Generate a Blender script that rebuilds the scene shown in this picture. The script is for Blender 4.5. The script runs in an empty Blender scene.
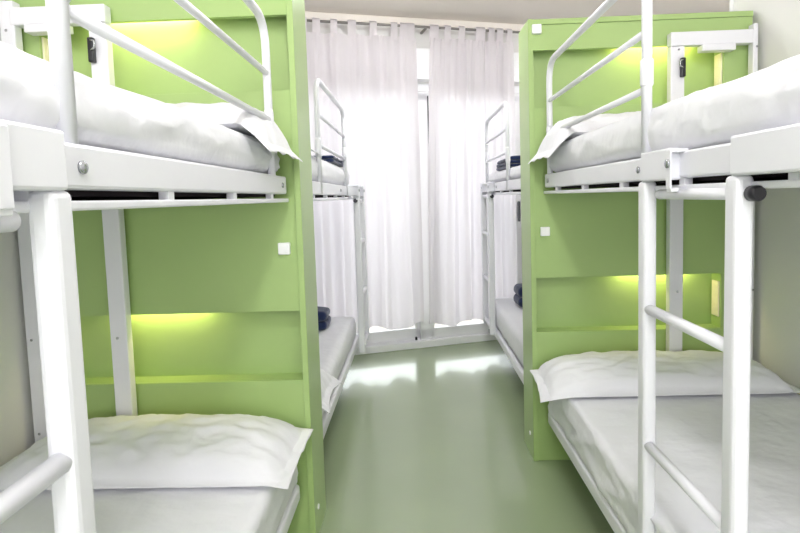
import bpy, bmesh, math, random
from mathutils import Vector, Matrix, noise
random.seed(7)
SC = bpy.context.scene
COL = SC.collection
PI = math.pi

# ------------------------------------------------------------------ materials
def lin(c):
    return tuple((x/12.92 if x <= .04045 else ((x+.055)/1.055)**2.4) for x in [v/255 for v in c])+(1,)

def mat(name, rgb, rough=.5, spec=.5, metal=0, bump=None, var=None, sheen=0, coat=0):
    m = bpy.data.materials.new(name); m.use_nodes = True
    nt = m.node_tree; b = nt.nodes['Principled BSDF']
    b.inputs['Base Color'].default_value = lin(rgb)
    b.inputs['Roughness'].default_value = rough
    b.inputs['Specular IOR Level'].default_value = spec
    b.inputs['Metallic'].default_value = metal
    b.inputs['Sheen Weight'].default_value = sheen
    b.inputs['Coat Weight'].default_value = coat
    tc = nt.nodes.new('ShaderNodeTexCoord')
    if var:                                   # (scale, amount) gentle colour mottling
        n = nt.nodes.new('ShaderNodeTexNoise'); n.inputs['Scale'].default_value = var[0]
        n.inputs['Detail'].default_value = 5
        nt.links.new(tc.outputs['Object'], n.inputs['Vector'])
        mx = nt.nodes.new('ShaderNodeMix'); mx.data_type = 'RGBA'
        c = lin(rgb)
        mx.inputs['A'].default_value = tuple(x*(1-var[1]) for x in c[:3])+(1,)
        mx.inputs['B'].default_value = tuple(min(1, x*(1+var[1])) for x in c[:3])+(1,)
        nt.links.new(n.outputs['Fac'], mx.inputs['Factor'])
        nt.links.new(mx.outputs['Result'], b.inputs['Base Color'])
    if bump:                                  # list of (scale, strength, distance, stretch)
        prev = None
        for sc_, st, di, stretch in bump:
            mp = nt.nodes.new('ShaderNodeMapping'); mp.inputs['Scale'].default_value = stretch
            nt.links.new(tc.outputs['Object'], mp.inputs['Vector'])
            n = nt.nodes.new('ShaderNodeTexNoise'); n.inputs['Scale'].default_value = sc_
            n.inputs['Detail'].default_value = 4
            nt.links.new(mp.outputs['Vector'], n.inputs['Vector'])
            bp = nt.nodes.new('ShaderNodeBump'); bp.inputs['Strength'].default_value = st
            bp.inputs['Distance'].default_value = di
            nt.links.new(n.outputs['Fac'], bp.inputs['Height'])
            if prev: nt.links.new(prev.outputs['Normal'], bp.inputs['Normal'])
            prev = bp
        nt.links.new(prev.outputs['Normal'], b.inputs['Normal'])
    return m

M = {}
M['metal'] = mat('white_powder_coat', (229, 229, 235), .32, .5, bump=[(350, .06, .001, (1, 1, 1))])
M['sheet'] = mat('white_cotton', (231, 231, 236), .85, .2, sheen=.15,
                 bump=[(5, .5, .03, (1, 1.5, 1)), (17, .22, .007, (1.8, 1, 1)), (900, .12, .0006, (1, 1, 1))])
M['pillow'] = mat('white_pillowcase', (233, 233, 238), .85, .2, sheen=.15,
                  bump=[(7, .35, .015, (1, 1.6, 1)), (28, .25, .004, (1, 1, 1)), (900, .12, .0006, (1, 1, 1))])
M['green'] = mat('green_laminate', (163, 189, 122), .32, .5, var=(3, .03), bump=[(220, .05, .001, (1, 1, 1))])
M['floor'] = mat('grey_green_vinyl', (150, 165, 130), .2, .9, coat=.4, var=(2.2, .07), bump=[(60, .03, .002, (1, .2, 1))])
M['wall'] = mat('warm_white_plaster', (224, 223, 221), .8, .3, var=(1.5, .02), bump=[(160, .12, .001, (1, 1, 1))])
M['ceil'] = mat('ceiling_paint', (226, 219, 211), .85, .2, var=(1, .015))
M['frame'] = mat('white_window_frame', (238, 238, 240), .3, .5)
M['black'] = mat('black_plastic', (28, 26, 34), .35, .5)
M['dark'] = mat('gap_shade_mesh', (46, 38, 40), .8, .2, var=(8, .3))  # dark colour stands for the shade in the gap under the mattress
M['chrome'] = mat('steel_bolt', (190, 192, 198), .25, .5, 1)
M['navy'] = mat('navy_fleece', (36, 48, 84), .95, .1, sheen=.4, var=(30, .25), bump=[(120, .5, .004, (1, 1, 1))])
M['cream'] = mat('cream_socket_plastic', (240, 234, 214), .4, .5)
M['grey'] = mat('grey_rod', (120, 116, 112), .45, .5)
M['switch'] = mat('white_switch_plastic', (244, 244, 246), .3, .5)
M['terrace'] = mat('pale_terrace', (226, 214, 204), .7, .3, var=(3, .06))

def curtain_mat():
    m = bpy.data.materials.new('sheer_white_curtain'); m.use_nodes = True
    nt = m.node_tree; nt.nodes.remove(nt.nodes['Principled BSDF'])
    out = nt.nodes['Material Output']
    d = nt.nodes.new('ShaderNodeBsdfDiffuse'); d.inputs['Color'].default_value = lin((226, 221, 222))
    t = nt.nodes.new('ShaderNodeBsdfTranslucent'); t.inputs['Color'].default_value = lin((244, 240, 246))
    mx = nt.nodes.new('ShaderNodeMixShader'); mx.inputs[0].default_value = .45
    nt.links.new(d.outputs[0], mx.inputs[1]); nt.links.new(t.outputs[0], mx.inputs[2])
    nt.links.new(mx.outputs[0], out.inputs[0])
    tc = nt.nodes.new('ShaderNodeTexCoord')
    mp = nt.nodes.new('ShaderNodeMapping'); mp.inputs['Scale'].default_value = (300, 300, 500)
    w = nt.nodes.new('ShaderNodeTexNoise'); w.inputs['Scale'].default_value = 1
    bp = nt.nodes.new('ShaderNodeBump'); bp.inputs['Strength'].default_value = .1; bp.inputs['Distance'].default_value = .001
    nt.links.new(tc.outputs['Object'], mp.inputs['Vector']); nt.links.new(mp.outputs[0], w.inputs['Vector'])
    nt.links.new(w.outputs['Fac'], bp.inputs['Height'])
    nt.links.new(bp.outputs[0], d.inputs['Normal']); nt.links.new(bp.outputs[0], t.inputs['Normal'])
    return m
M['curtain'] = curtain_mat()

def glass_mat():
    m = bpy.data.materials.new('window_glass'); m.use_nodes = True
    nt = m.node_tree; nt.nodes.remove(nt.nodes['Principled BSDF'])
    out = nt.nodes['Material Output']
    tr = nt.nodes.new('ShaderNodeBsdfTransparent'); tr.inputs[0].default_value = (.93, .95, .95, 1)
    gl = nt.nodes.new('ShaderNodeBsdfGlossy'); gl.inputs['Roughness'].default_value = .02
    fr = nt.nodes.new('ShaderNodeFresnel'); fr.inputs[0].default_value = 1.45
    mx = nt.nodes.new('ShaderNodeMixShader')
    nt.links.new(fr.outputs[0], mx.inputs[0]); nt.links.new(tr.outputs[0], mx.inputs[1])
    nt.links.new(gl.outputs[0], mx.inputs[2]); nt.links.new(mx.outputs[0], out.inputs[0])
    return m
M['glass'] = glass_mat()

def emit(name, rgb, s):
    m = bpy.data.materials.new(name); m.use_nodes = True
    b = m.node_tree.nodes['Principled BSDF']
    b.inputs['Base Color'].default_value = lin(rgb)
    b.inputs['Emission Color'].default_value = lin(rgb); b.inputs['Emission Strength'].default_value = s
    return m
M['led'] = emit('warm_reading_light', (255, 232, 150), 3)
GLOBE_FILL = (10, 13, 17)  # powers of the added ceiling globes that fill the room with light

# ------------------------------------------------------------------ helpers
def box(bm, x0, x1, y0, y1, z0, z1, r=0, seg=2):
    """axis-aligned box appended to bm, edges rounded by r"""
    t = bmesh.new()
    vs = [t.verts.new((x, y, z)) for x in (min(x0, x1), max(x0, x1)) for y in (min(y0, y1), max(y0, y1)) for z in (min(z0, z1), max(z0, z1))]
    for f in ((0, 1, 3, 2), (4, 6, 7, 5), (0, 4, 5, 1), (2, 3, 7, 6), (0, 2, 6, 4), (1, 5, 7, 3)):
        t.faces.new([vs[i] for i in f])
    bmesh.ops.recalc_face_normals(t, faces=t.faces)
    if r > 0:
        bmesh.ops.bevel(t, geom=t.edges[:], offset=r, segments=seg, affect='EDGES', profile=.5)
    merge(bm, t)

def merge(bm, t):
    mp = {v: bm.verts.new(v.co) for v in t.verts}
    for f in t.faces:
        nf = bm.faces.new([mp[v] for v in f.verts]); nf.smooth = f.smooth
    t.free()

def tube(bm, pts, r, seg=14, caps=True):
    """round tube swept along points"""
    pts = [Vector(p) for p in pts]
    rings = []
    n = len(pts)
    t0 = (pts[1]-pts[0]).normalized()
    up = Vector((0, 0, 1)) if abs(t0.z) < .9 else Vector((0, 1, 0))
    nrm = (up - t0*up.dot(t0)).normalized()
    for i, p in enumerate(pts):
        if i == 0: t = t0
        elif i == n-1: t = (pts[-1]-pts[-2]).normalized()
        else: t = ((pts[i+1]-p).normalized()+(p-pts[i-1]).normalized()).normalized()
        nrm = (nrm - t*nrm.dot(t)).normalized()
        bn = t.cross(nrm)
        rr = r[i] if isinstance(r, (list, tuple)) else r
        rings.append([bm.verts.new(p+(nrm*math.cos(a)+bn*math.sin(a))*rr) for a in [2*PI*k/seg for k in range(seg)]])
    for a, b in zip(rings, rings[1:]):
        for k in range(seg):
            f = bm.faces.new((a[k], a[(k+1) % seg], b[(k+1) % seg], b[k])); f.smooth = True
    if caps:
        bm.faces.new(rings[0][::-1]); bm.faces.new(rings[-1])

def arc(path, rad, n=6):
    """round the corners of a polyline"""
    P = [Vector(p) for p in path]; out = [P[0]]
    for a, b, c in zip(P, P[1:], P[2:]):
        d1 = (a-b).normalized(); d2 = (c-b).normalized()
        s = b+d1*rad; e = b+d2*rad
        for k in range(n+1):
            t = k/n
            out.append(s*(1-t)**2+b*2*t*(1-t)+e*t*t)
    out.append(P[-1])
    return out

def dome(bm, c, axis, r, h):
    """low round bolt head standing along axis from c"""
    c = Vector(c); ax = Vector(axis).normalized()
    tube(bm, [c, c+ax*h*.55, c+ax*h*.85, c+ax*h], [r, r, r*.75, r*.3], 12)

def finish(bm, name, m, parent=None, base=(0, 0, 0), smooth=None):
    bmesh.ops.recalc_face_normals(bm, faces=bm.faces)
    if smooth is not None:
        for f in bm.faces: f.smooth = smooth
    me = bpy.data.meshes.new(name)
    bmesh.ops.translate(bm, verts=bm.verts, vec=-Vector(base))
    bm.to_mesh(me); bm.free()
    me.materials.append(m)
    o = bpy.data.objects.new(name, me); COL.objects.link(o)
    if parent: o.parent = parent
    else: o.location = base
    return o

def thing(name, label, cat, base, group=None):
    o = bpy.data.objects.new(name, None); COL.objects.link(o)
    o.empty_display_size = .1
    o.location = base; o['label'] = label; o['category'] = cat
    if group: o['group'] = group
    return o

def tag(o, label, cat, group=None):
    o['label'] = label; o['category'] = cat
    if group: o['group'] = group
    return o

def struct(bm, name, m, label=None, parent=None, base=(0, 0, 0)):
    o = finish(bm, name, m, parent, base)
    if not parent: o['kind'] = 'structure'
    if label: o['label'] = label
    return o

def NB(): return bmesh.new()

# ------------------------------------------------------------------ room shell
XL, XR = -1.272, 1.40            # side walls by the near bunks
XR2 = 2.55                        # wider part beyond the right partition
CEIL = 2.45
YB = -2.6                         # rear wall behind the viewer
WS = .287                         # slope of the window wall
WN = math.sqrt(1+WS*WS)
def W(x, n=0, z=0):               # point on the window wall: x along X, n metres into the room
    y = 3.836+WS*x
    return Vector((x+n*WS/WN, y-n/WN, z))
def wbox(bm, x0, x1, n0, n1, z0, z1, r=0):
    t = NB(); L = (x1-x0)*WN
    box(t, 0, L, -max(n0, n1), -min(n0, n1), z0, z1, r)
    a = math.atan(WS); o = W(x0)
    bmesh.ops.transform(t, matrix=Matrix.Translation(o) @ Matrix.Rotation(a, 4, 'Z'), verts=t.verts)
    merge(bm, t)

def poly_slab(name, pts, z0, z1, m, label=None):
    b = NB()
    lo = [b.verts.new((x, y, z0)) for x, y in pts]; hi = [b.verts.new((x, y, z1)) for x, y in pts]
    b.faces.new(lo[::-1]); b.faces.new(hi)
    n = len(pts)
    for i in range(n): b.faces.new((lo[i], lo[(i+1) % n], hi[(i+1) % n], hi[i]))
    return struct(b, name, m, label)
def wy(x, n=0): return 3.836+WS*x-n*WN
foot = [(XL-.12, YB-.12), (XR2+.12, YB-.12), (XR2+.12, wy(XR2+.12)+.12), (XL-.12, wy(XL-.12)+.12)]
poly_slab('floor', foot, -.08, 0, M['floor'])
poly_slab('ceiling', foot, CEIL, CEIL+.1, M['ceil'])
b = NB(); box(b, XL-.12, XL, YB-.12, wy(XL)+.1, 0, CEIL); struct(b, 'wall_left', M['wall'])
b = NB(); box(b, XR, XR+.12, YB-.12, 2.315, 0, CEIL); struct(b, 'wall_right', M['wall'])
b = NB(); box(b, XR+.12, XR2, 2.195, 2.315, 0, CEIL); struct(b, 'wall_right', M['wall'])
b = NB(); box(b, XR2, XR2+.12, 2.195, wy(XR2)+.1, 0, CEIL); struct(b, 'wall_right', M['wall'])
b = NB(); box(b, XL, XR, YB-.12, YB, 0, CEIL); struct(b, 'wall_rear', M['wall'])
# window wall: solid pieces around the sliding balcony door
OX0, OX1, OH = -1.02, .92, 1.99
b = NB()
wbox(b, XL, OX0, -.18, 0, 0, CEIL); wbox(b, OX1, XR2, -.18, 0, 0, CEIL); wbox(b, OX0, OX1, -.18, 0, OH, CEIL)
struct(b, 'wall_back', M['wall'])
b = NB(); wbox(b, XL, XR2-.05, 0, .045, CEIL-.055, CEIL, .01); struct(b, 'trim_1', M['ceil'])
# vertical pipe-like corner strip where the right wall ends
b = NB(); tube(b, [(XR+.004, 2.30, 0), (XR+.004, 2.30, CEIL)], .013); struct(b, 'trim_2', M['frame'])
# baseboards
b = NB(); box(b, XL, XL+.012, YB, 1.6, 0, .07, .003); struct(b, 'baseboard_left', M['frame'])
b = NB(); box(b, XR-.012, XR, YB, 2.12, 0, .07, .003); struct(b, 'baseboard_right', M['frame'])

# sliding door to the balcony
w0 = W(0)
win = bpy.data.objects.new('window_1', None); COL.objects.link(win); win['kind'] = 'structure'
win['label'] = 'white framed sliding balcony door behind the curtains'; win.location = w0
def wpart(bm, name, m, parent=win, base=w0): return finish(bm, name, m, parent, base)
b = NB()
wbox(b, OX0, OX1, -.10, .03, 0, .055, .006)          # threshold
wbox(b, OX0, OX1, -.10, .0, OH-.06, OH, .006)
wbox(b, OX0, OX0+.05, -.10, .0, .05, OH, .006); wbox(b, OX1-.05, OX1, -.10, .0, .05, OH, .006)
wpart(b, 'window_frame', M['frame'])
b = NB(); wbox(b, OX0, OX1, 0, .075, OH+.012, OH+.235, .006); wbox(b, OX0, OX1, .074, .078, OH+.06, OH+.066); wpart(b, 'shutter_box', M['frame'])
for (a0, a1, n0) in ((OX0+.04, .07, -.085), (.03, OX1-.04, -.04)):
    b = NB()
    wbox(b, a0, a1, n0, n0+.035, .055, .135, .005); wbox(b, a0, a1, n0, n0+.035, OH-.13, OH-.06, .005)
    wbox(b, a0, a0+(.065 if n0 < -.05 else .11), n0, n0+.035, .06, OH-.07, .005); wbox(b, a1-.065, a1, n0, n0+.035, .06, OH-.07, .005)
    s = wpart(b, 'sash', M['frame'])
    b = NB(); wbox(b, a0+.06, a1-.06, n0+.014, n0+.020, .13, OH-.125); p = finish(b, 'pane', M['glass'], s, w0)
    p.location = (0, 0, 0)
b = NB(); wbox(b, -.016, .0, -.004, .012, .06, .085, .003); wpart(b, 'stopper', M['black'])
b = NB(); wbox(b, OX1-.092, OX1-.084, -.004, .03, .93, 1.09, .004); wpart(b, 'door_handle', M['black'])
# black strip standing in for the dark sash gap seen between the curtains
b = NB(); wbox(b, .128, .134, -.005, .006, .4, 1.9); wpart(b, 'gap_strip', M['black'])

# balcony outside
b = NB(); wbox(b, -4, 5, -3.2, -.20, -.12, -.06)
o = struct(b, 'exterior_ground', M['terrace'])

# ------------------------------------------------------------------ curtains
def curtain(name, xt0, xt1, xb0, xb1, zt, zb, tabs, label, seed, nfold, hem):
    base = W((xt0+xt1)/2, .13, 0)
    root = thing(name, label, 'curtain', (base.x, base.y, 0), 'white tab-top curtains at the balcony door')
    bm = NB(); NU, NV = int(150*(xt1-xt0)/1.1)+40, 60
    g = []
    for j in range(NV+1):
        v = j/NV; z = zt+(zb-zt)*v; row = []
        for i in range(NU+1):
            u = i/NU
            x = (xt0+(xb0-xt0)*v**.6)*(1-u)+(xt1+(xb1-xt1)*v**.6)*u
            ph = nfold*2*PI*u+1.9*noise.noise(Vector((u*nfold*.45, v*.5, seed)))*1.6
            amp = .010+.018*v
            wv = math.sin(ph)*amp*(1+.6*noise.noise(Vector((u*6, 1.3*v, seed+3))))
            wv += .012*noise.noise(Vector((u*26, v*2.2, seed+9)))*(1.2-.5*v)
            wv += .004*noise.noise(Vector((u*70, v*6, seed+19)))
            zz = z
            if j == NV: zz += hem(u)
            elif j > NV-6: zz += hem(u)*(j-NV+6)/6
            p = W(x, .115+wv, zz); p.x += math.cos(ph)*amp*.35
            row.append(bm.verts.new(p))
        g.append(row)
    for j in range(NV):
        for i in range(NU):
            f = bm.faces.new((g[j][i], g[j][i+1], g[j+1][i+1], g[j+1][i])); f.smooth = True
    finish(bm, 'curtain_fabric', M['curtain'], root, root.location)
    for (tx, tw) in tabs:                       # cloth loops over the rod
        bm = NB()
        prof = [(.112, zt-.025), (.118, zt+.03), (.129, zt+.078), (.115, zt+.098), (.098, zt+.090), (.092, zt+.06), (.097, zt+.01), (.104, zt-.02)]
        L = [[bm.verts.new(W(tx+k*tw/2, n+.003*math.sin(k*3+q), z)) for k in (-1, -.3, .3, 1)] for q, (n, z) in enumerate(prof)]
        for A, B in zip(L, L[1:]):
            for k in range(3):
                f = bm.faces.new((A[k], A[k+1], B[k+1], B[k])); f.smooth = True
        finish(bm, 'tab', M['curtain'], root, root.location)
    return root
ZT = 2.285
curtain('curtain', -1.03, .02, -1.03, .025, ZT, .19,
        [(x, .05) for x in (-1.0, -.88)] + [(-.74, .05), (-.655, .05), (-.54, .045), (-.42, .055), (-.275, .05), (-.13, .045), (-.065, .05), (-.015, .055)],
        'long white tab-top curtain over the left half of the balcony door', 3.1, 7,
        lambda u: .018*math.sin(u*21)+.01)
curtain('curtain', .125, .75, .05, .745, ZT, .18,
        [(.155, .065), (.255, .045), (.36, .045), (.50, .07), (.585, .045), (.65, .05), (.725, .04)],
        'long white tab-top curtain hanging on the right of the central gap', 8.4, 5,
        lambda u: .02*math.sin(u*14+1)+.01)
root = thing('curtain_rod', 'grey curtain rod high on the window wall under the ceiling', 'curtain rod', W(0, .11, 0))
root.location = W(0, .11, 2.395)
b = NB(); tube(b, [W(-1.2, .112, 2.362), W(1.25, .112, 2.362)], .009); finish(b, 'rod', M['grey'], root, root.location)
for x in (-1.16, .095, 1.2):
    b = NB(); wbox(b, x-.008, x+.008, 0, .115, 2.346, 2.36, .002); finish(b, 'bracket', M['grey'], root, root.location)

# ------------------------------------------------------------------ partitions with niches
ZN = ((.563, .793), (1.50, 1.73))
TOP = 1.85
def partition(label, sx, xa, xw, y0, y1, nx0, nx1, led_x, switches):
    """xa aisle edge |x|, xw wall edge |x|, y0 front, y1 back, nx0..nx1 niche |x| span"""
    base = Vector((sx*(xa+xw)/2, (y0+y1)/2, 0))
    root = thing('partition', label, 'partition', base)
    D = .068
    def B(bm, a0, a1, *r): box(bm, sx*a0, sx*a1, *r)
    bm = NB(); B(bm, xa, xa+.02, y0-.006, y1+.006, 0, TOP+.004, .0015); finish(bm, 'side_panel', M['green'], root, base)
    bm = NB(); B(bm, xa+.0205, xw, y0-.004, y1+.004, TOP-.018, TOP+.003, .0015); finish(bm, 'top_panel', M['green'], root, base)
    for face in (0, 1):                        # front board and back board, each with openings
        ya, yb = (y0, y0+.018) if face == 0 else (y1-.018, y1)
        zs = [(0, ZN[0][0]), (ZN[0][1], ZN[1][0]), (ZN[1][1], TOP-.019)]
        bm = NB()
        for z0, z1 in zs: B(bm, xa+.0205, xw, ya, yb, z0, z1, .001)
        for z0, z1 in ZN:
            B(bm, xa+.0205, nx0, ya, yb, z0, z1); B(bm, nx1, xw, ya, yb, z0, z1)
        finish(bm, 'face_panel', M['green'], root, base)
    for z0, z1 in ZN:
        for face in (0, 1):
            y_open, y_in = (y0+.018, y0+D) if face == 0 else (y1-.018, y1-D)
            yb = y_in+(.008 if face == 0 else -.008)
            bm = NB()
            B(bm, nx0-.01, nx1+.01, y_in, yb, z0-.01, z1+.05)          # niche back
            B(bm, nx0-.01, nx1+.01, y_open, y_in, z0-.01, z0)         # niche floor
            B(bm, nx0-.008, nx0, y_open, y_in, z0, z1+.04); B(bm, nx1, nx1+.008, y_open, y_in, z0, z1+.04)
            B(bm, nx0-.01, nx1+.01, y_open, y_in, z1+.04, z1+.05)     # recessed niche top, hides the lamp
            n = finish(bm, 'niche', M['green'], root, base)
            if face == 0:
                bm = NB(); B(bm, led_x-.15, led_x+.15, y_open+.002, y_open+.018, z1+.033, z1+.039, .002)
                l = finish(bm, 'reading_light', M['led'], n, base)
                ld = bpy.data.lights.new('reading_light', 'AREA'); ld.shape = 'RECTANGLE'; ld.size = .30; ld.size_y = .012
                ld.energy = LED_W; ld.color = (1, .84, .40)
                lo = bpy.data.objects.new('reading_lamp', ld); COL.objects.link(lo)
                lo.location = (sx*led_x, y_open+.022, z1+.030); lo.rotation_euler = (math.radians(12), 0, 0)
                # socket plate on the wall-side cheek of the niche
                zc = (z0+z1)/2+.005
                bm = NB(); B(bm, nx1-.007, nx1-.0003, y0+.008, y0+.056, zc-.075, zc+.075, .002)
                pl = finish(bm, 'socket_plate', M['cream'], n, base); pl['label'] = 'cream socket plate'
                bm = NB()
                B(bm, nx1-.010, nx1-.0075, y0+.020, y0+.044, zc+.02, zc+.055, .001)
                tube(bm, [(sx*(nx1-.007), y0+.032, zc-.032), (sx*(nx1-.0095), y0+.032, zc-.032)], .014, 16)
                finish(bm, 'socket', M['cream'], pl, base)
    for (x, z) in switches:
        bm = NB(); B(bm, x-.019, x+.019, y0-.016, y0-.0005, z-.019, z+.019, .003)
        s = finish(bm, 'switch', M['switch'], root, base); s['label'] = 'white square push switch'
    bm = NB(); tube(bm, [(sx*xa, y0+.05, .10), (sx*(xa-.004), y0+.05, .10)], .009, 12)
    finish(bm, 'screw_cap', M['switch'], root, base)
    return root
LED_W = .26
partition('green partition with two lit niches behind the left bunk, cut off by the picture top', -1, .357, 1.265, 1.625, 1.81, .377, 1.168, .85, [(.417, .998)])
partition('green partition with two lit niches behind the right bunk, its top edge in view', 1, .486, 1.385, 2.14, 2.312, .506, 1.273, 1.02, [(.545, .99), (.52, 1.812)])

# ------------------------------------------------------------------ bunks
def bunk(label, sx, xr, xw, yh, yd, L, ladder_t, guard_t, lout=0, near=True, cap_lower=False, bolt_t=.86, plates=(.095, .25)):
    """head at yh; runs in direction yd; a = metres from aisle rail towards the wall, t = metres from the head"""
    Wd = xw-xr
    base = Vector((sx*(xr+Wd/2), yh+yd*L/2, 0))
    root = thing('bunk_bed', label, 'bunk bed', base, 'white metal bunk beds')
    def P(a, t, z): return Vector((sx*(xr+a), yh+yd*t, z))
    def B(bm, a0, a1, t0, t1, z0, z1, r=0, seg=2): box(bm, sx*(xr+a0), sx*(xr+a1), yh+yd*t0, yh+yd*t1, z0, z1, r, seg)
    def F(bm, name, m=M['metal'], par=root, lab=None):
        o = finish(bm, name, m, par, base)
        if lab: o['label'] = lab
        return o
    # upper frame
    bm = NB()
    B(bm, 0, .028, 0, L, 1.171, 1.225, .005); B(bm, Wd-.03, Wd-.004, 0, L, 1.171, 1.225, .005)
    B(bm, .02, Wd-.02, .0, .026, 1.172, 1.222, .004); B(bm, .02, Wd-.02, L-.026, L, 1.172, 1.222, .004)
    uf = F(bm, 'upper_frame')
    bm = NB(); B(bm, .03, Wd-.03, .028, L-.028, 1.164, 1.174); F(bm, 'support_mesh', M['dark'], root, 'bed mesh coloured dark for the shaded gap')
    bm = NB(); B(bm, .002, Wd-.005, -.03 if near else .0, L, 1.146, 1.158, .003)
    t = .14
    while t < L:
        B(bm, .004, .02, t, t+.02, 1.157, 1.172); t += .30
    F(bm, 'bed_base')
    for t in (.05, bolt_t):
        bm = NB(); dome(bm, P(0, t, 1.197), (-sx, 0, 0), .008, .005); F(bm, 'bolt', M['chrome'], uf)
    # guard rail: rounded hoop with two lower bars and sleeves
    g0, g1 = guard_t
    ga = .013 if near else .006
    bm = NB()
    tube(bm, arc([P(ga, g0, 1.175), P(ga, g0, 1.66), P(ga, g1, 1.66), P(ga, g1, 1.223 if near else 1.175)], .085), .0115, 16)
    gr = F(bm, 'guard_rail')
    for z in (1.382, 1.512):
        bm = NB(); tube(bm, [P(ga, g0, z), P(ga, g1, z)], .0085, 12); F(bm, 'guard_bar', M['metal'], gr)
    bm = NB(); tube(bm, [P(ga, g1, 1.388), P(ga, g1, 1.392), P(ga, g1, 1.447), P(ga, g1, 1.45)], [.0125, .0145, .0145, .0125], 18)
    F(bm, 'sleeve', M['metal'], gr)
    bm = NB(); tube(bm, [P(ga, g0, 1.325), P(ga, g0, 1.335), P(ga, g0, 1.40), P(ga, g0, 1.41)], [.0118, .0135, .0135, .0118], 18)
    F(bm, 'sleeve', M['metal'], gr)
    # ladder hooked over the rail
    bm = NB()
    a0 = -.022-lout
    lt0, lt1 = ladder_t
    d = 1 if lt1 > lt0 else -1
    for t in ladder_t:
        pass
    lad = None
    for q, t in enumerate(ladder_t):
        bm = NB(); B(bm, a0, a0+(.030 if near else .040), t-.018, t+.018, .175 if near else .205, 1.169, .009, 3)
        if lad is None: lad = F(bm, 'ladder')
        else: F(bm, 'ladder_rail', M['metal'], lad)
        bm = NB()
        pd = 1 if near else -1
        pl = plates[q] if near else .09
        B(bm, a0-.001, .004, t-(.009 if near and sx < 0 else .001)*pd, t+pl*pd, 1.168, 1.232, .004)
        F(bm, 'hook_plate', M['metal'], lad)
        bm = NB()
        tt = t+(pl+.01)*pd
        B(bm, a0-.006, a0-.002, tt-.009, tt+.009, 1.150, 1.226, .0015); B(bm, a0-.004, a0+.012, tt-.009, tt+.009, 1.144, 1.152, .0015)
        B(bm, a0-.004, a0+.03, tt-.009, tt+.009, 1.222, 1.229, .0015)
        F(bm, 'strap', M['metal'], lad)
        if sx < 0 and near: continue
        bm = NB(); dome(bm, P(a0-.006, tt, 1.20), (-sx, 0, 0), .009, .005); F(bm, 'bolt', M['chrome'], lad)
    if near:
        bm = NB(); dome(bm, P(0, ladder_t[1]-.012, 1.20), (-sx, 0, 0), .008, .006); F(bm, 'bolt', M['chrome'], uf)
    for z in (.88, .561, .25):
        bm = NB(); tube(bm, [P(a0+.014, lt0, z), P(a0+.014, lt1, z)], .0118, 16); F(bm, 'rung', M['metal'], lad)
    if near: e0, e1 = lt0+.05, lt1+.036
    else: e0, e1 = lt1-.02, lt0-.085
    bm = NB(); tube(bm, [P(a0+.019, e0, 1.139), P(a0+.019, e1, 1.139)], .0105, 16); br = F(bm, 'support_bar')
    s = 1 if e1 > e0 else -1
    bm = NB(); tube(bm, [P(a0+.019, e1-.012*s, 1.139), P(a0+.019, e1+.004*s, 1.139), P(a0+.019, e1+.008*s, 1.139)], [.0125, .0125, .010], 18)
    F(bm, 'end_cap', M['black'], br, 'black rubber end cap')
    # lower frame
    bm = NB()
    B(bm, 0.0, .03, .0, L, .188, .243, .012, 3); B(bm, Wd-.034, Wd-.004, 0, L, .188, .243, .012, 3)
    B(bm, .01, Wd-.01, 0, .03, .19, .24, .01); B(bm, .01, Wd-.01, L-.03, L, .19, .24, .01)
    B(bm, .028, Wd-.03, .02, L-.02, .214, .226)
    lf = F(bm, 'lower_frame')
    if cap_lower:
        bm = NB(); B(bm, -.014, .012, L-.22, L-.18, .165, .195, .005); F(bm, 'bumper', M['black'], lf, 'black rubber bumper')
    for (a, t) in ((.06 if near else .42, L-.08), (Wd-.06, L-.08), (.2, .09)):
        bm = NB(); B(bm, a-.018, a+.018, t-.018, t+.018, 0, .192, .005); F(bm, 'leg')
    # head frame standing against the partition
    if near:
        fa = .53 if sx > 0 else .562
        ty = .012
        for a, w in ((fa, .055), (Wd-.03, .02 if sx > 0 else .045)):
            bm = NB(); B(bm, a-w/2, a+w/2, -.035, ty-.014, 0, 1.713 if w > .05 else 1.79, .004)
            p = F(bm, 'post')
            for z in (1.70, .73, .42, .38):
                bm = NB(); dome(bm, P(a+.004, ty-.014, z), (0, yd, 0), .0045, .002); F(bm, 'screw', M['chrome'], p)
            if w > .05:
                bm = NB(); B(bm, a+.006, a+.024, ty-.014, ty+.004, 1.59, 1.665, .004)
                la = F(bm, 'latch', M['black'], p, 'black catch for folding the bed up')
                bm = NB(); tube(bm, arc([P(a+.010, ty+.007, 1.655), P(a-.004, ty+.012, 1.65), P(a-.004, ty+.012, 1.63), P(a+.010, ty+.007, 1.625)], .006, 4), .003, 8)
                F(bm, 'catch_loop', M['chrome'], la)
        bm = NB(); B(bm, fa-.0275, Wd-.04, -.037, ty-.012, 1.714, 1.768, .004); bmm = F(bm, 'head_beam')
        bm = NB(); B(bm, fa+.09, fa+.22, -.03, ty-.002, 1.688, 1.713, .003); F(bm, 'bracket', M['metal'], bmm)
    else:
        for t in (.05, L-.05):
            bm = NB(); B(bm, Wd-.05, Wd-.012, t-.015, t+.015, 0, 1.5, .005); F(bm, 'post')
    return root

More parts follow.
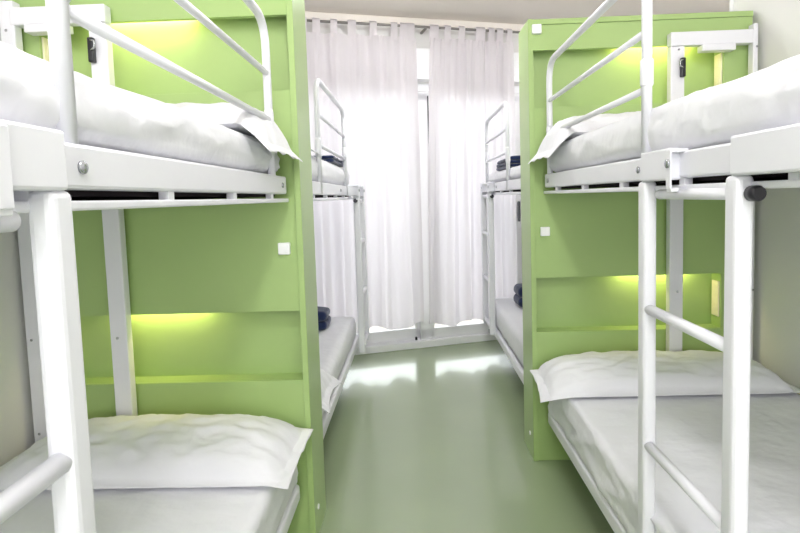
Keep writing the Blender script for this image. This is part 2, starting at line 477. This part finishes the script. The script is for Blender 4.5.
G = 'white metal bunk beds'
bunk('white metal bunk bed in the left foreground with one ladder rung in view', -1, .39, 1.262, 1.575, -1, 1.9, (1.045, 1.38), (.115, .981), bolt_t=.978, plates=(.073, .25))
bunk('white metal bunk bed in the right foreground, both ladder rungs in view', 1, .535, 1.398, 2.09, -1, 1.9, (.923, 1.248), (.035, .875), bolt_t=.862, plates=(.125, .25))
bunk('white metal bunk bed beyond the left partition, by the curtain', -1, .385, 1.20, 1.86, 1, 1.50, (1.21, 1.50), (.29, 1.12), .044, near=False)
bunk('white metal bunk bed beyond the right partition, mostly hidden behind it', 1, .525, 1.42, 2.36, 1, 1.42, (1.04, 1.37), (.50, 1.30), .012, near=False, cap_lower=True)

# ------------------------------------------------------------------ bedding
def rounded_grid(x0, x1, y0, y1, z0, z1, r, res, disp):
    """rounded box of small faces, each vertex moved along its normal by disp(p, n)"""
    bm = NB()
    lo = Vector((x0, y0, z0)); hi = Vector((x1, y1, z1)); S = hi-lo
    nn = [max(2, int(S[i]/res)) for i in range(3)]
    nn[2] = max(8, nn[2])
    vd = {}
    def vert(ijk):
        if ijk in vd: return vd[ijk]
        p = Vector([lo[i]+S[i]*ijk[i]/nn[i] for i in range(3)])
        q = Vector([min(max(p[i], lo[i]+r), hi[i]-r) for i in range(3)])
        dlt = p-q
        n = dlt.normalized() if dlt.length > 1e-6 else Vector((0, 0, 1))
        # map cube shell to rounded shell
        p2 = q+n*min(r, dlt.length if dlt.length < r else r)
        if dlt.length < r-1e-6: p2 = q+n*dlt.length
        p2 = p2+n*disp(p2, n)
        v = bm.verts.new(p2); vd[ijk] = v; return v
    for ax in range(3):
        u, w = (ax+1) % 3, (ax+2) % 3
        for side in (0, nn[ax]):
            for i in range(nn[u]):
                for j in range(nn[w]):
                    q = []
                    for (di, dj) in ((0, 0), (1, 0), (1, 1), (0, 1)):
                        k = [0, 0, 0]; k[ax] = side; k[u] = i+di; k[w] = j+dj; q.append(vert(tuple(k)))
                    if len(set(q)) == 4:
                        f = bm.faces.new(q); f.smooth = True
    return bm

def fold(p, s, seed=0):
    n = noise.noise(Vector((p.x*s[0], p.y*s[1], p.z*s[2]+seed)))
    return (1-abs(n)*2.2)

def mattress(label, sx, xr, xw, y0, y1, zb, zt, seed, over=0.0, side_amp=.006, res=.022, r=.035, group='white-sheeted mattresses'):
    def disp(p, n):
        e = 0
        if n.z > .5:
            e += .0035*noise.noise(Vector((p.x*5, p.y*5, seed)))
            if res < .02:
                for c in (.30, .58): e += .0028*math.exp(-((abs(p.x)-xr-c+.004*noise.noise(Vector((p.y*3, c, seed))))/.007)**2)
                for c in (y0-.62, y0-1.02, y0-1.42): e += .0022*math.exp(-((p.y-c+.004*noise.noise(Vector((p.x*3, c, seed))))/.007)**2)
            rg = fold(p, (3, 6, 3), seed); e += .003*max(0, rg-.65)
            rg = fold(Vector((p.x+p.y*.4, p.y, p.z)), (14, 2.2, 3), seed+5); e += .0035*max(0, rg-.7)
        elif n.z > -.5:
            e += side_amp*.5*noise.noise(Vector((p.x*2, p.y*3, p.z*9+seed)))
            rg = fold(Vector((0, p.y+p.z*2.6, p.z)), (1, 3.2, 3), seed+2); e += side_amp*1.3*max(0, rg-.60)
            rg = fold(Vector((0, p.y-p.z*3.4, p.z)), (1, 4.5, 2), seed+12); e += side_amp*1.3*max(0, rg-.66)
            rg = fold(Vector((0, p.y*.5, p.z)), (1, 3, 16), seed+22); e += side_amp*.8*max(0, rg-.6)
            k = (p.z-(zt-.052)+.010*noise.noise(Vector((0, p.y*2, seed))))/.006; e += .006*math.exp(-k*k)
        return e
    x0, x1 = sorted((sx*(xr+over), sx*(xw)))
    bm = rounded_grid(x0, x1, min(y0, y1), max(y0, y1), zb, zt, r, res, disp)
    base = ((x0+x1)/2, (y0+y1)/2, zb)
    o = finish(bm, 'mattress', M['sheet'], None, base)
    return tag(o, label, 'mattress', group)

G2 = 'white-sheeted mattresses'
mattress('white-sheeted upper mattress on the left foreground bunk', -1, .405, 1.23, 1.565, -.30, 1.2262, 1.327, 1, side_amp=.011, res=.014)
mattress('white-sheeted upper mattress on the right foreground bunk', 1, .548, 1.37, 2.08, .20, 1.2262, 1.342, 2, side_amp=.011, res=.014)
mattress('white-sheeted lower mattress on the left foreground bunk', -1, .398, 1.23, 1.565, -.30, .2442, .402, 3, side_amp=.012, res=.014, r=.015)
mattress('white-sheeted lower mattress on the right foreground bunk', 1, .540, 1.37, 2.08, .20, .2442, .402, 4, side_amp=.014, res=.014, r=.015)
mattress('pale upper mattress on the bunk behind the left partition', -1, .40, 1.17, 1.885, 3.27, 1.2262, 1.340, 5)
mattress('pale upper mattress on the bunk behind the right partition', 1, .54, 1.38, 2.385, 3.70, 1.2262, 1.30, 6)
mattress('pale lower mattress on the bunk behind the left partition', -1, .395, 1.17, 1.885, 3.26, .2442, .395, 7)
mattress('pale lower mattress on the bunk behind the right partition', 1, .54, 1.38, 2.385, 3.70, .2442, .40, 8)

def pillow(label, sx, x0, x1, y0, y1, zb, h, seed, edge, yd=-1, lift=.0, skew=0, droop=.6, blunt=0, conc=.05, group='white pillows'):
    """x0 aisle end |x|, x1 wall end |x|; y0 partition side, y1 foot side; edge = |x| of the mattress edge"""
    bm = NB(); NU, NV = 90, 44
    cx, cy = (x0+x1)/2, (y0+y1)/2; hx, hy = (x1-x0)/2, abs(y1-y0)/2
    def pt(i, j, top):
        u = -1+2*i/NU; v = -1+2*j/NV              # v=-1 partition side, +1 foot side
        au, av = abs(u), abs(v)
        flange = .93
        fu = max(0, 1-(min(1, au/flange))**4); fv = max(0, 1-(min(1, av/.95))**3)
        th = (fu**(.30 if blunt else .55)*fv**(.42 if blunt else .55))
        # concave sides, pointed corners
        px = cx+hx*u*(1-conc*(1-av**2)*(au**6))
        py = cy-yd*-1*0+(hy*v)*(1-conc*(1-au**2.5)*(av**4))*yd
        back = .5-.5*v
        if u < 0: px -= skew*(1+v)/2*au**4
        z = h*th*(.80+.28*back)*(.93+.10*noise.noise(Vector((u*2.2, v*1.5, seed))))
        rg = 1-2.4*abs(noise.noise(Vector((u*3.5+v, v*3, seed+4))))
        wr = .006*noise.noise(Vector((u*9, v*5, seed+8)))+.006*max(0, rg-.6)
        rg2 = 1-2.6*abs(noise.noise(Vector((u*2.2-v*1.6, v*1.2, seed+14))))
        wr += .006*max(0, rg2-.5)
        # creases gathering at the ends
        wr += .007*(au**5)*math.sin(v*11+seed)*(1-av**2)
        if top: zz = zb+z+wr*(.3+th)+.004
        else: zz = zb+.001+.010*(1-th)+(.006*(au**8))
        if top and th < .02: zz = zb+.013+wr*.5
        zz += .016*max(0, av-.8)*max(0, au-.7)*10*lift
        # droop past the mattress edge
        if px < edge+.01: zz -= (edge+.01-px)*droop+((edge+.01-px)**2)*3*droop
        return bm.verts.new((sx*px, py, zz))
    T = [[pt(i, j, True) for i in range(NU+1)] for j in range(NV+1)]
    Bm = [[pt(i, j, False) for i in range(NU+1)] for j in range(NV+1)]
    for j in range(NV):
        for i in range(NU):
            bm.faces.new((T[j][i], T[j][i+1], T[j+1][i+1], T[j+1][i])); bm.faces.new((Bm[j][i], Bm[j+1][i], Bm[j+1][i+1], Bm[j][i+1]))
    for i in range(NU):
        bm.faces.new((T[0][i], Bm[0][i], Bm[0][i+1], T[0][i+1])); bm.faces.new((T[NV][i], T[NV][i+1], Bm[NV][i+1], Bm[NV][i]))
    for j in range(NV):
        bm.faces.new((T[j][0], T[j+1][0], Bm[j+1][0], Bm[j][0])); bm.faces.new((T[j][NU], Bm[j][NU], Bm[j+1][NU], T[j+1][NU]))
    base = (sx*cx, cy, zb)
    o = finish(bm, 'pillow', M['pillow'], None, base, True)
    return tag(o, label, 'pillow', group)

pillow('wide white pillow on the lower bed of the left foreground bunk', -1, .345, 1.2, 1.60, 1.26, .404, .105, 1, .40, droop=.15, conc=.01)
pillow('wide white pillow on the lower bed of the right foreground bunk', 1, .47, 1.37, 2.115, 1.795, .404, .105, 2, .545, skew=.035, droop=.12, blunt=1, conc=.02)
pillow('white pillow on the upper bed of the left foreground bunk', -1, .342, 1.16, 1.60, 1.24, 1.330, .10, 3, .408, droop=.8, blunt=1, conc=.02)
pillow('white pillow on the upper bed of the right foreground bunk', 1, .474, 1.34, 2.115, 1.80, 1.344, .10, 4, .552, droop=.8, blunt=1, conc=.02)
pillow('pillow on the lower bed behind the left partition', -1, .33, 1.14, 1.83, 2.15, .397, .09, 5, .395, yd=1)
pillow('pillow on the upper bed behind the left partition', -1, .37, 1.14, 1.83, 2.13, 1.344, .08, 6, .40, yd=1)

def blanket(label, x0, x1, y0, y1, z0, layers, lh, seed):
    base = ((x0+x1)/2, (y0+y1)/2, z0)
    bm = NB()
    for k in range(layers):
        j = .012*noise.noise(Vector((k*3.3, seed, 0)))
        def disp(p, n, k=k): return .006*noise.noise(p*14+Vector((seed, k, 0)))
        t = rounded_grid(x0+j, x1-j*.6, y0+j*.7, y1-j, z0+k*lh*.93+.001, z0+k*lh*.93+lh, lh*.46, .014, disp)
        merge(bm, t)
    # the fold joining the layers on the aisle end
    o = finish(bm, 'folded_blanket', M['navy'], None, base, True)
    return tag(o, label, 'blanket', 'folded navy blankets')
blanket('folded navy blanket, a thin wedge on the upper bed at left', -.62, -.41, 2.68, 3.16, 1.345, 2, .019, 1)
blanket('folded navy blanket on the upper bed at right, seen past the partition', .555, .80, 2.93, 3.40, 1.302, 3, .022, 2)
blanket('plump navy blanket on the lower bed beyond the left partition', -.85, -.515, 2.86, 3.06, .399, 2, .056, 3)
blanket('plump navy blanket on the lower bed beyond the right partition', .665, 1.05, 3.28, 3.48, .404, 2, .072, 4)

# ------------------------------------------------------------------ added fill lamps, unseen, above and behind the picture
def fill_globe(x, y, power, label):
    root = thing('fill_globe', label, 'fill lamp', (x, y, CEIL), 'added fill globes on the ceiling, out of view')
    b = NB(); tube(b, [(x, y, CEIL), (x, y, CEIL-.03), (x, y, CEIL-.05)], [.07, .07, .045], 24)
    finish(b, 'fill_globe_base', M['frame'], root, root.location)
    b = NB(); bmesh.ops.create_uvsphere(b, u_segments=32, v_segments=20, radius=.12)
    bmesh.ops.translate(b, verts=b.verts, vec=(x, y, CEIL-.16))
    m = emit('fill_globe_glow', (250, 251, 255), power/(PI*.181))
    finish(b, 'globe', m, root, root.location, True)
fill_globe(.10, 2.55, GLOBE_FILL[0], 'added unseen fill globe on the ceiling between the partitions')
fill_globe(2.15, 2.8, 9, 'added unseen fill globe on the ceiling of the recess behind the right wall')
fill_globe(.06, .15, GLOBE_FILL[1], 'added unseen fill globe on the ceiling above the foreground aisle')
fill_globe(.06, -1.5, GLOBE_FILL[2], 'added unseen fill globe on the ceiling behind the photographer')

def area(name, loc, rot, sx, sy, e, color=(1, 1, 1)):
    l = bpy.data.lights.new(name, 'AREA'); l.shape = 'RECTANGLE'; l.size = sx; l.size_y = sy; l.energy = e; l.color = color
    o = bpy.data.objects.new(name, l); COL.objects.link(o); o.location = loc; o.rotation_euler = rot
    return o
# added frontal fill, unseen behind the photographer; the rear wall has no door
area('rear_fill_light', (.1, YB+.1, 1.45), (math.radians(90), 0, 0), 1.3, 1.6, 15, (.96, .97, 1))
# daylight pouring on the balcony
p = W(0, -.9, 1.2)
area('balcony_daylight', (p.x, p.y, 1.15), (math.radians(90), 0, PI+math.atan(WS)), 2.2, 1.9, 11, (1, .985, 1))

wd = bpy.data.worlds.new('sky'); SC.world = wd; wd.use_nodes = True
bg = wd.node_tree.nodes['Background']; bg.inputs[0].default_value = (.95, .97, 1, 1); bg.inputs[1].default_value = 1.0

# ------------------------------------------------------------------ camera
cam = bpy.data.cameras.new('camera'); co = bpy.data.objects.new('camera', cam); COL.objects.link(co)
F_PX, PPY = 510, 232.7
cam.sensor_width = 36; cam.lens = 36*F_PX/800; cam.clip_start = .02; cam.clip_end = 100
cam.shift_x = 0; cam.shift_y = -(266.5-PPY)/800
Dv = Vector((13, 197-PPY, F_PX)).normalized()         # depth axis in image coordinates (x right, y down, z in)
Nv = Vector((230, 7600-PPY, F_PX)); Nv = (Nv-Dv*Nv.dot(Dv)).normalized()
Xv = Nv.cross(Dv)
rows = [Xv, Dv, -Nv]                                  # world X, Y, Z expressed in image coordinates
mw = Matrix.Identity(4)
for i in range(3):
    mw[i][0] = rows[i].x; mw[i][1] = -rows[i].y; mw[i][2] = -rows[i].z
mw[0][3], mw[1][3], mw[2][3] = 0, 0, 1.15
co.matrix_world = mw
SC.camera = co

vs = SC.view_settings
vs.view_transform = 'Standard'; vs.look = 'None'; vs.gamma = 1; vs.exposure = 1.3
vs.use_curve_mapping = False
SC.cycles.use_denoising = True
SC.cycles.max_bounces = 10; SC.cycles.diffuse_bounces = 6; SC.cycles.transparent_max_bounces = 12
SC.cycles.sample_clamp_indirect = 6
SC.cycles.caustics_reflective = False; SC.cycles.caustics_refractive = False
